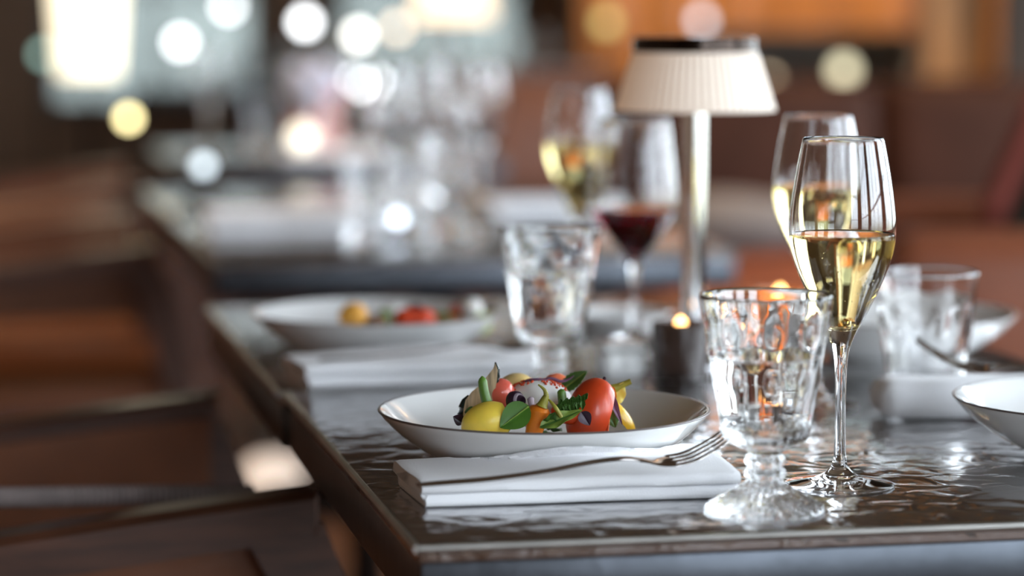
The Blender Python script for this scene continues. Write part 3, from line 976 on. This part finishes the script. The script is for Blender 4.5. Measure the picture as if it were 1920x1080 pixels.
for nm, px, py, dy, r, sc_, m_, lab in (
    ('egg_half', 662, 592, -.025, .0130, (1, .8, .9), mat('egg_yolk_orange', (.80, .40, .06), .4, sss=.2), 'orange egg half at the left of the rear salad'),
    ('radish_slice', 684, 604, -.02, .0090, (1, .6, .8), F_RINGW, 'pale radish piece in the rear salad'),
    ('brown_lentils', 704, 606, -.025, .0095, (1.2, .8, .8), mat('brown_bean', (.20, .10, .05), .5), 'brown bean piece beside the orange egg half'),
    ('asparagus_tip', 722, 600, -.02, .0085, (.6, .7, 1.2), F_STEM, 'green asparagus tip in the rear salad'),
    ('cheese_cube', 742, 590, -.01, .0100, (1, .8, .9), F_WHITE, 'white cheese piece in the rear salad\'s middle'),
    ('tomato_piece', 762, 600, -.02, .0120, (1, .7, .9), F_TOMATO, 'left red tomato piece of the rear salad'),
    ('tomato_piece', 790, 602, -.02, .0125, (1.1, .7, .9), F_TOMATO, 'right red tomato piece of the rear salad'),
    ('purple_beet', 778, 584, .0, .0085, (1, .8, .8), F_PURPLE, 'dark purple beet piece above the rear tomatoes'),
    ('salad_leaf', 826, 600, -.015, .0110, (1.2, .7, .6), F_LIGHT, 'light green salad leaf right of the rear tomatoes'),
    ('brown_crouton', 850, 608, -.02, .0110, (1.5, .7, .6), mat('toasted_bread', (.26, .13, .045), .7), 'toasted brown crouton in the rear salad'),
    ('pink_radish', 858, 584, -.005, .0085, (1, .8, .8), F_PINK, 'pink radish beside the white cheese ball'),
    ('cheese_ball', 884, 580, -.01, .0105, (1, .9, 1), F_WHITE, 'white cheese ball at the right of the rear salad'),
    ('cucumber_slice', 904, 606, -.02, .0100, (.9, .6, 1), mat('cucumber_green', (.50, .58, .22), .4, sss=.2), 'pale green cucumber slice at the rear salad\'s right end')):
    food(nm, egg(r, *sc_, 16), m_, f2(px, py, dy), (0, random.uniform(-.3, .3), random.uniform(-.3, .3)), lab, 'vegetable')


# ================================================================== CHAIRS
def make_chair(label, loc, rz, group=None):
    """Armchair facing +x; origin on the floor under the middle of the seat."""
    c = thing('armchair', label, 'chair', loc, rz, group)
    HW, FX, RX = .27, .24, -.26
    for s in (-1, 1):
        y = s * HW
        obj('front_leg', loft([[(x + dx, y + dy, z) for dx, dy in ((-w, -.018), (w, -.018), (w, .018), (-w, .018))] for x, z, w in
                               ((FX + .095, 0, .015), (FX + .080, .2, .020), (FX + .050, .45, .025), (FX + .018, .60, .028), (FX - .012, .665, .032))]), WALNUT, c, sharp=25)
        obj('back_leg', loft([[(x + dx, y + dy, z) for dx, dy in ((-w, -.018), (w, -.018), (w, .018), (-w, .018))] for x, z, w in
                              ((RX - .08, 0, .015), (RX - .03, .25, .02), (RX, .46, .024), (RX - .03, .68, .022), (RX - .09, .87, .017))]), WALNUT, c, sharp=25)
        obj('arm_rest', loft([[(x, y + dy, z + dz) for dy, dz in ((-w, 0), (w, 0), (w, .030), (w - .006, .036), (-w + .006, .036), (-w, .030))] for x, z, w in
                              ((RX - .04, .602, .017), (RX + .15, .616, .020), (FX - .10, .645, .023), (FX + .012, .656, .022), (FX + .016, .660, .016))]), WALNUT, c, sharp=25)
        y0, y1 = s * (HW - .028) - .012, s * (HW - .028) + .012
        obj('side_panel', loft([[(x, y0, .575), (x, y1, .575), (x, y1, zt), (x, y0, zt)] for x, zt in ((RX + .02, .622), (RX + .15, .638), (FX - .10, .664), (FX + .004, .672))]), LEATHER, c, sharp=25)
        obj('side_rail', box(FX - RX, .024, .05, .004, ((FX + RX) / 2, s * HW, .405)), WALNUT, c)
    obj('seat', box(.58, .50, .12, .035, (.04, 0, .43), seg=4), LEATHER, c)
    bk = box(.06, .50, .34, .025, seg=4)
    obj('backrest', bk, LEATHER, c, loc=(RX - .03, 0, .70), rot=(0, -.27, 0))
    obj('top_rail', box(.03, .56, .04, .008), WALNUT, c, loc=(RX - .085, 0, .865))
    return c


def side_pos(u, v, base=C1):
    return Vector((0, 0, 0)) + base + TU * u + TV * v


# front chair: turned a little, its near arm ending beside the table edge
AE = at(588, 905, .695)
ra = math.radians(14)
ex, ey = Vector((math.cos(ra), math.sin(ra), 0)), Vector((-math.sin(ra), math.cos(ra), 0))
ch1p = Vector((AE.x, AE.y, 0)) - ex * .255 + ey * .27
chair1 = make_chair('dark walnut armchair in front, its arm reaching the zinc table corner', ch1p, ra)
AE3 = at(296, 452, .695)
chair3 = copy_tree(chair1, Vector((AE3.x, AE3.y, 0)) - TU * .255 + TV * .27, TA, label='cognac leather armchair nearer of two drawn up left of the aisle table')
chair4 = copy_tree(chair1, chair3.location + TV * .66, TA, label='farther of two leather armchairs left of the aisle table')
# the front chair alone shows a cord-wrapped rail just inside its arm
ws = bmesh.new()
qa, qb = atd(-60, 934, 2.06), atd(470, 926, 2.20)
inv = Matrix.Rotation(-ra, 4, 'Z') @ Matrix.Translation(-ch1p)
for k in range(46):
    pt = inv @ qa.lerp(qb, k / 45)
    bmesh.ops.create_uvsphere(ws, u_segments=10, v_segments=8, radius=.0085, matrix=Matrix.Translation(pt) @ Matrix.Diagonal((.52, 1, 1, 1)))
tube([inv @ qa, inv @ qb], .0062, 10, ws)
tag(obj('woven_rail', ws, CORD, chair1), 'grey cord-wrapped rail')

# ================================================================== ON THE AISLE TABLE
LG = []                                                     # low-detail glasses for the distance
def small_glass(kind, label, loc, group):
    """Glasses too far away to show their relief."""
    if kind == 'flute':
        pr = [(0, 0), (.034, 0), (.034, .002), (.006, .009), (.0036, .02), (.0036, .085), (.012, .105), (.030, .14), (.0345, .168), (.031, .2), (.0262, .2225),
              (.0252, .2225), (.030, .2), (.0333, .168), (.029, .14), (.011, .107), (0, .104)]
        nm = 'wine_glass'
    elif kind == 'tumbler':
        pr = [(0, 0), (.029, 0), (.031, .03), (.037, .08), (.0405, .105), (.039, .105), (.0355, .08), (.029, .02), (0, .014)]
        nm = 'water_tumbler'
    else:
        pr = [(0, 0), (.037, 0), (.036, .003), (.013, .018), (.011, .037), (.024, .045), (.0285, .06), (.0345, .096), (.0405, .133), (.039, .133), (.033, .096), (.027, .062), (.02, .05), (0, .046)]
        nm = 'water_goblet'
    o_ = obj(nm, lathe(pr, 28), GLASS, None, loc, sharp=60)
    return tag(o_, label, 'glass', group)


LGM = {k: small_glass(k, '', (0, 0, -5), '') for k in ('flute', 'tumbler', 'goblet')}
for k in LGM: COL.objects.unlink(LGM[k])


def glass(kind, loc, label, group, s=1):
    c = LGM[kind].copy()
    COL.objects.link(c)
    c.location = loc
    c.scale = (s, s, s)
    c['label'] = label; c['group'] = group; c['category'] = 'glass'
    return c


Z = .7502
p = at(392, 447)
n4 = make_napkin('folded white napkin on the aisle table, left of its glasses', (p.x, p.y, Z), TA, L=.215, D=.13, T=.017, bulge=0, dent=0, seed=21)
p = at(925, 410)
n5 = make_napkin('folded white napkin behind the rear goblet, right of the clustered glasses', (p.x, p.y, Z), TA, L=.19, D=.10, T=.0115, bulge=0, dent=0, seed=23)
GA = 'glasses clustered on the aisle table'
for kind, px, py, lab in (('tumbler', 690, 452, 'leftmost empty tumbler of the aisle table\'s cluster'), ('tumbler', 770, 440, 'second empty tumbler from left on the aisle table'),
                          ('goblet', 842, 436, 'empty goblet right of the tumblers on the aisle table'), ('flute', 735, 418, 'left stemmed glass behind the aisle table tumblers'),
                          ('flute', 800, 402, 'middle stemmed glass behind the aisle table tumblers'), ('flute', 868, 396, 'tall stemmed glass at the right of the aisle cluster'),
                          ('flute', 905, 412, 'rightmost stemmed glass of the aisle table\'s cluster')):
    p = at(px, py); glass(kind, (p.x, p.y, Z), lab, GA)

# ================================================================== FARTHER TABLES
def bokeh_globe(px, py, y, r, color, strength, label, group, zt=.75):
    """Little glowing globe lamp on a slim stand, standing on a table, sill or shelf of height zt."""
    c_ = atd(px, py, y)
    t = thing('globe_lamp', label, 'lamp', (c_.x, c_.y, zt + .0003), 0, group)
    h = max(c_.z - zt, .03)
    obj('globe', egg(r, 1, 1, 1, 20), mat('globe_%d_%d' % (px, py), color, .4, emit=color, estr=strength), t, loc=(0, 0, h))
    if h > r + .012:
        obj('stand', lathe([(0, 0), (.03, 0), (.03, .004), (.005, .008), (.004, h - r * .9), (0, h - r * .9)], 16), BRONZE, t)
    return t


def far_table(label, loc, rz=TA, w=.8, d=.8):
    t = copy_tree(tab1, loc, rz, label=label)
    t.scale = (w / TW, d / TD, 1)
    return t


# table 4: left middle distance
p = at(330, 305); T4 = Vector((p.x, p.y, 0))
far_table('zinc table with pale napkins in the left middle distance', T4, w=.66, d=.66)
p = at(640, 190, .75); T5 = Vector((p.x - .05, p.y, 0))
far_table('table covered in glasses far behind the aisle table', T5, w=.9, d=.8)
p = at(250, 165, .75); T6 = Vector((p.x, p.y, 0))
far_table('distant table under the left windows', T6, w=1.0, d=.8)

GF = 'glasses on the distant tables'
random.seed(5)
for T_, w_, d_, n_, nm in ((T4, .62, .6, 7, 'left middle'), (T5, .8, .7, 12, 'far middle'), (T6, .9, .7, 12, 'far left')):
    spots = []
    tries = 0
    while len(spots) < n_ and tries < 900:
        tries += 1
        u, v = random.uniform(.08, w_ - .02), random.uniform(.08, d_ - .02)
        if all(math.hypot(u - a, v - b) > .13 for a, b in spots): spots.append((u, v))
    for (u, v) in spots:
        q_ = tp(T_, u, v, Z)
        glass(random.choice(['flute', 'tumbler', 'goblet', 'flute']), q_, 'small clear empty glass standing on the %s table' % nm, 'glasses on the %s table' % nm)

nl = make_napkin('pale napkin at the front edge of the left middle table', tp(T4, .22, .07, Z), TA, L=.20, D=.09, bulge=0, dent=0, seed=31)

# flowers on the left middle table
va = thing('flower_vase', 'pale blue and pink flowers in a low vase on the left middle table', 'flowers', tp(T4, .32, .34, Z))
obj('vase', lathe(smooth_prof([(0, 0), (.04, 0), (.055, .02), (.058, .05), (.045, .075)], 4) + [(.042, .075), (.05, .05), (0, .02)], 24), mat('pink_vase', (.62, .28, .26), .35), va)
random.seed(8)
for k in range(16):
    a, r_ = random.uniform(0, 2 * PI), random.uniform(0, .062)
    pale = k % 4 != 0
    bm = bmesh.new()
    bmesh.ops.create_icosphere(bm, subdivisions=2, radius=.026)
    for v in bm.verts: v.co *= 1 + .22 * noise.noise(v.co * 90 + Vector((k, 0, 0)))
    obj('blossom', bm, mat('blue_blossom', (.62, .68, .86), .7) if pale else mat('pink_blossom', (.80, .45, .45), .7), va,
        loc=(r_ * math.cos(a), r_ * math.sin(a), .095 + random.uniform(0, .075)))

# added glowing globes that stand in for bright highlights (they blur into discs)
CW, CC, CY = (.95, .98, 1), (1, .93, .74), (1, .88, .50)
GB = 'small globe lamps in the distance'
for px, py, y, r, col, st, lab in (
    (338, 80, 10.55, .021, CW, 7.5, 'white globe lamp on the distant table under the left windows'),
    (428, 12, 10.7, .021, CW, 6.5, 'white globe lamp high beside the far left window'),
    (572, 42, 9.2, .021, CW, 8, 'white globe lamp between the far windows'),
    (672, 66, 9.0, .020, (1, .97, .90), 6, 'cream globe lamp left of the peach one on the far middle table'),
    (745, 52, 9.36, .020, (1, .76, .55), 3.5, 'peach globe lamp on the far middle table'),
    (674, 157, 8.6, .018, CW, 11, 'brightest low white globe lamp at the front of the far middle table'),
    (82, 102, 8.0, .016, (.42, .70, .62), 1.8, 'dim green-tinted globe lamp on a floor stand at the far left'),
    (1137, 42, 8.74, .024, (.75, .66, .24), 1.3, 'yellow-green globe lamp above and behind the table lamp'),
    (1316, 48, 8.8, .020, (.80, .88, 1), 2.2, 'bluish globe lamp behind the table lamp shade')):
    bokeh_globe(px, py, y, r, col, st, lab, None, zt=0 if px == 82 else (.9803 if px == 1316 else .75))
for px, py, y, r, col, st, lab, zt in (
    (241, 222, 5.62, .0125, (1, .86, .42), 6, 'yellow globe lamp on a slim floor stand left of the middle table', 0),
    (381, 311, 4.5, .0125, (.62, .72, .78), 2.4, 'pale grey candle globe at the rear of the aisle table', .75),
    (746, 421, 3.62, .0090, (.72, .84, 1), 3, 'small bluish tealight globe among the aisle glasses', .75),
    (566, 258, 5.72, .024, (1, .96, .80), 1.6, 'cream candle globe at the edge of the left middle table', .75)):
    c_ = atd(px, py, y)
    bokeh_globe(px, py, y, r, col, st, lab, None, zt=zt if c_.z - zt > .005 else c_.z - r)

# glowing fabric column, made up for a tall bright blurred patch
p = atd(166, 140, 7.6)
lt = thing('fabric_floor_lamp', 'tall glowing cream fabric floor lamp at the far left', 'lamp', (p.x, p.y, 0), -.1)
obj('lamp_shade', lathe([(.078, p.z), (.096, p.z + .25), (.110, p.z + .62), (.106, p.z + .62), (.092, p.z + .25), (.074, p.z)], 40, close=True), mat('glowing_cream_fabric', (.9, .85, .7), .8, emit=(1, .87, .62), estr=1.6), lt)
obj('pole', lathe([(0, .02), (.012, .02), (.012, p.z + .1), (0, p.z + .1)], 16), BRONZE, lt)
obj('base', lathe(smooth_prof([(0, 0), (.14, 0), (.14, .012), (.05, .02), (0, .022)], 3), 32), BRONZE, lt)

# lit table lamp far behind, only its glowing lower shade shows
p = atd(850, 34, 8.7)
l2 = thing('shaded_lamp', 'warm glowing shaded lamp standing far behind the stemmed glasses', 'lamp', (p.x, p.y, .7503))
obj('lamp_shade', lathe([(.12, p.z - .75), (.09, p.z - .55), (.085, p.z - .55), (.115, p.z - .75)], 40, close=True), mat('glowing_peach_fabric', (.9, .75, .6), .8, emit=(1, .72, .46), estr=1.5), l2)
obj('pole', lathe([(0, .01), (.008, .01), (.008, p.z - .62), (0, p.z - .62)], 12), BRONZE, l2)
obj('base', lathe([(0, 0), (.06, 0), (.06, .01), (.012, .016), (0, .016)], 24), BRONZE, l2)
p2 = tp(T5, .45, .10, 0)
sb = thing('sideboard', 'low dark sideboard far behind the aisle glasses, under the warm lamp', 'cabinet', (p.x, p.y, 0), TA)
obj('body', box(1.1, .40, .64, .008, (0, 0, .41)), WALNUT, sb)
obj('top', box(1.14, .44, .02, .004, (0, 0, .740)), WALNUT, sb)
for k in range(3):
    dd = obj('door', box(.34, .02, .56, .004, (-.36 + .36 * k, -.21, .41)), WALNUT, sb)
    obj('knob', egg(.014, 1, 1, 1, 12), BRONZE, dd, loc=(-.24 + .36 * k, -.232, .46))
for k in (-.5, .5):
    for j in (-.15, .15): obj('leg', box(.04, .04, .1, .004, (k, j, .05)), WALNUT, sb)

# ================================================================== RIGHT SIDE: BANQUETTE, PANELLING, COUNTER
bq = thing('banquette', 'long dark brown leather banquette with rust seat on the right', 'sofa', (1.46, 5.9, 0), math.radians(3))
obj('plinth', box(2.4, .80, .20, .01, (0, .05, .10)), WALNUT, bq)
for k in range(4):
    obj('seat_cushion', box(.592, .84, .30, .05, (-.9 + .6 * k, -.02, .35), seg=4), LEATHER_RUST, bq)
    obj('back_cushion', box(.592, .20, .50, .06, (-.9 + .6 * k, .48, .64), rot=Matrix.Rotation(-.10, 3, 'X'), seg=4), LEATHER_DARK, bq)
obj('back_panel', box(2.4, .08, .88, .01, (0, .66, .44)), LEATHER_DARK, bq)
cush = egg(.2, 1.0, .55, .34, 28)
cu = tag(obj('bolster_cushion', cush, mat('grey_bolster_fabric', (.16, .14, .13), .9, vary=.1), None, (.42, 5.68, .6100)), 'grey oval bolster cushion lying on the rust banquette seat', 'cushion')

pw = thing('wood_panelling', 'warm orange wooden panelling at the upper right, behind the counter', 'panelling', (1.05, 9.6, 0))
for k in range(7):
    obj('panel', box(.226, .03, 1.8, .006, (-.70 + .23 * k, .0, .905)), OAK, pw)
obj('backing', box(1.64, .03, 1.82, 0, (-.01, .033, .91)), WALNUT, pw)
co = thing('wood_column', 'square warm wooden column right of the counter lamp', 'column', (1.16, 7.35, 0), .1)
obj('shaft', box(.17, .17, 2.985, .012, (0, 0, 1.4935)), OAK, co)
obj('plinth', box(.20, .20, .14, .006, (0, 0, .07)), WALNUT, co)
ct = thing('service_counter', 'grey stone-topped service counter in front of the wood panelling', 'counter', (1.00, 8.75, 0))
obj('counter_top', box(.80, .50, .05, .008, (0, 0, .955)), STONE, ct)
for k in range(3): obj('front_panel', box(.24, .03, .84, .005, (-.25 + .25 * k, -.20, .50)), STONE, ct)
obj('carcass', box(.74, .38, .93, 0, (0, .02, .465)), WALNUT, ct)
sl = atd(1582, 132, 8.2)
bokeh_globe(1582, 132, 8.2, .030, (1, .92, .62), 1.6, 'cream globe lamp on the low stand before the service counter', None, zt=.75)
bokeh_globe(1443, 148, 7.9, .016, (1, .78, .52), 1.6, 'beige globe lamp right beside the table lamp shade', None, zt=.75)
st_ = thing('console_table', 'narrow walnut console carrying two globe lamps before the counter', 'table', (.88, 8.1, 0))
obj('top', box(.60, .36, .03, .006, (0, 0, .735)), WALNUT, st_)
for k in (-.27, .27):
    for j in (-.15, .15): obj('leg', box(.035, .035, .72, .004, (k, j, .36)), WALNUT, st_)
dp = thing('dark_screen', 'dark grey-brown upholstered screen at the upper right edge', 'screen', (1.50, 7.15, 0), -.05)
for k in range(2): obj('screen_panel', box(.46, .05, 1.9, .02, (-.02 + .48 * k, 0, 1.03)), mat('grey_brown_felt', (.085, .066, .055), .9, vary=.1), dp)
obj('foot', box(1.0, .22, .08, .01, (.22, 0, .04)), WALNUT, dp)

# rust armchair with a patterned cushion at the right edge
ac = thing('tub_chair', 'rust leather tub chair at the right picture edge', 'chair', (.82, 4.05, 0), math.radians(178))
obj('seat', box(.56, .56, .16, .05, (0, 0, .40), seg=4), LEATHER_RUST, ac)
for s_ in (-1, 1): obj('arm', box(.62, .13, .42, .05, (0, s_ * .33, .548), seg=4), LEATHER_RUST, ac)
obj('back', box(.14, .78, .56, .06, (-.33, 0, .62), rot=Matrix.Rotation(-.14, 3, 'Y'), seg=4), LEATHER_RUST, ac)
obj('frame', box(.66, .70, .22, .02, (0, 0, .21)), WALNUT, ac)
for k in (-.27, .27):
    for j in (-.28, .28): obj('leg', box(.045, .045, .10, .004, (k, j, .05)), WALNUT, ac)
pc = thing('patterned_cushion', 'dark cushion with red piping leaning in the tub chair at the right edge', 'cushion', (.665, 4.06, .642))
pc.rotation_euler = (0, .40, 0)
CUSHM = mat('dark_patterned_fabric', (.05, .045, .035), .85, vary=.8, vscale=18)
obj('cushion_body', box(.27, .12, .40, .05, (.145, 0, .20), seg=4), CUSHM, pc)
tag(obj('piping', tube([(.005, 0, .02), (-.004, 0, .12), (-.004, 0, .28), (.005, 0, .39)], .024, 10), mat('dark_red_piping', (.30, .065, .045), .6), pc), 'dark red piped edge')

# ================================================================== FAR CHAIRS
random.seed(2)
p = atd(60, 330, 5.6)
chair5 = copy_tree(chair3, Vector((p.x - .08, 6.08, 0)), TA + .1, label='wooden armchair beside the left middle table, far left edge')
p = atd(640, 300, 6.6)
chair6 = copy_tree(chair3, Vector((-.42, 6.62, 0)), PI + TA, label='dark armchair on the right of the left middle table')
chair7 = copy_tree(chair3, Vector((.10, 7.45, 0)), -PI / 2 + .3, label='cognac armchair facing the camera behind the rear flute')

# ------------------------------------------------------------------ unseen warm spots added to brighten the panelling, banquette and chairs
def spot(name, label, loc, target, power, color, ang=70):
    t = thing(name, label, 'lamp', loc)
    obj('housing', lathe([(0, .10), (.04, .10), (.042, .0), (.036, .0), (.034, .06), (0, .06)], 20), BRONZE, t)
    l = bpy.data.lights.new('spot_light', 'SPOT')
    l.energy = power; l.color = color; l.spot_size = math.radians(ang); l.spot_blend = .6; l.shadow_soft_size = .05
    o_ = bpy.data.objects.new('spot_light', l)
    COL.objects.link(o_)
    o_.parent = t
    d_ = Vector(target) - Vector(loc)
    o_.rotation_euler = d_.to_track_quat('-Z', 'Y').to_euler()
    return t


spot('ceiling_spot', 'bronze ceiling spot over the wood panelling', (1.0, 8.9, 2.898), (1.0, 9.58, 1.1), 240, (1, .68, .42))
spot('ceiling_spot', 'bronze ceiling spot over the banquette', (1.0, 5.2, 2.898), (.9, 5.9, .5), 110, (1, .66, .38))
spot('ceiling_spot', 'bronze ceiling spot over the far middle chairs', (.1, 6.0, 2.898), (.1, 6.7, .6), 80, (1, .66, .40))
spot('ceiling_spot', 'bronze ceiling spot over the left armchairs', (-1.1, 3.6, 2.898), (-.75, 4.3, .5), 50, (1, .68, .42))
spot('ceiling_spot', 'bronze ceiling spot over the far left armchairs', (-1.3, 5.2, 2.898), (-1.0, 6.0, .5), 60, (1, .62, .34))

# glowing dome added for a pale blurred highlight, seen between the chair and the table edge
p = at(512, 884, .045)
fl = thing('floor_lantern', 'low frosted lantern glowing on the floor under the far tables', 'lamp', (p.x, p.y, .0003))
obj('frosted_dome', lathe(smooth_prof([(0, .012), (.062, .012), (.070, .035), (.058, .062), (.030, .078), (0, .082)], 4), 32), mat('frosted_glow', (.9, .86, .8), .4, emit=(1, .80, .66), estr=.55), fl)
obj('base', lathe([(0, 0), (.066, 0), (.066, .012), (0, .012)], 32), BRONZE, fl)
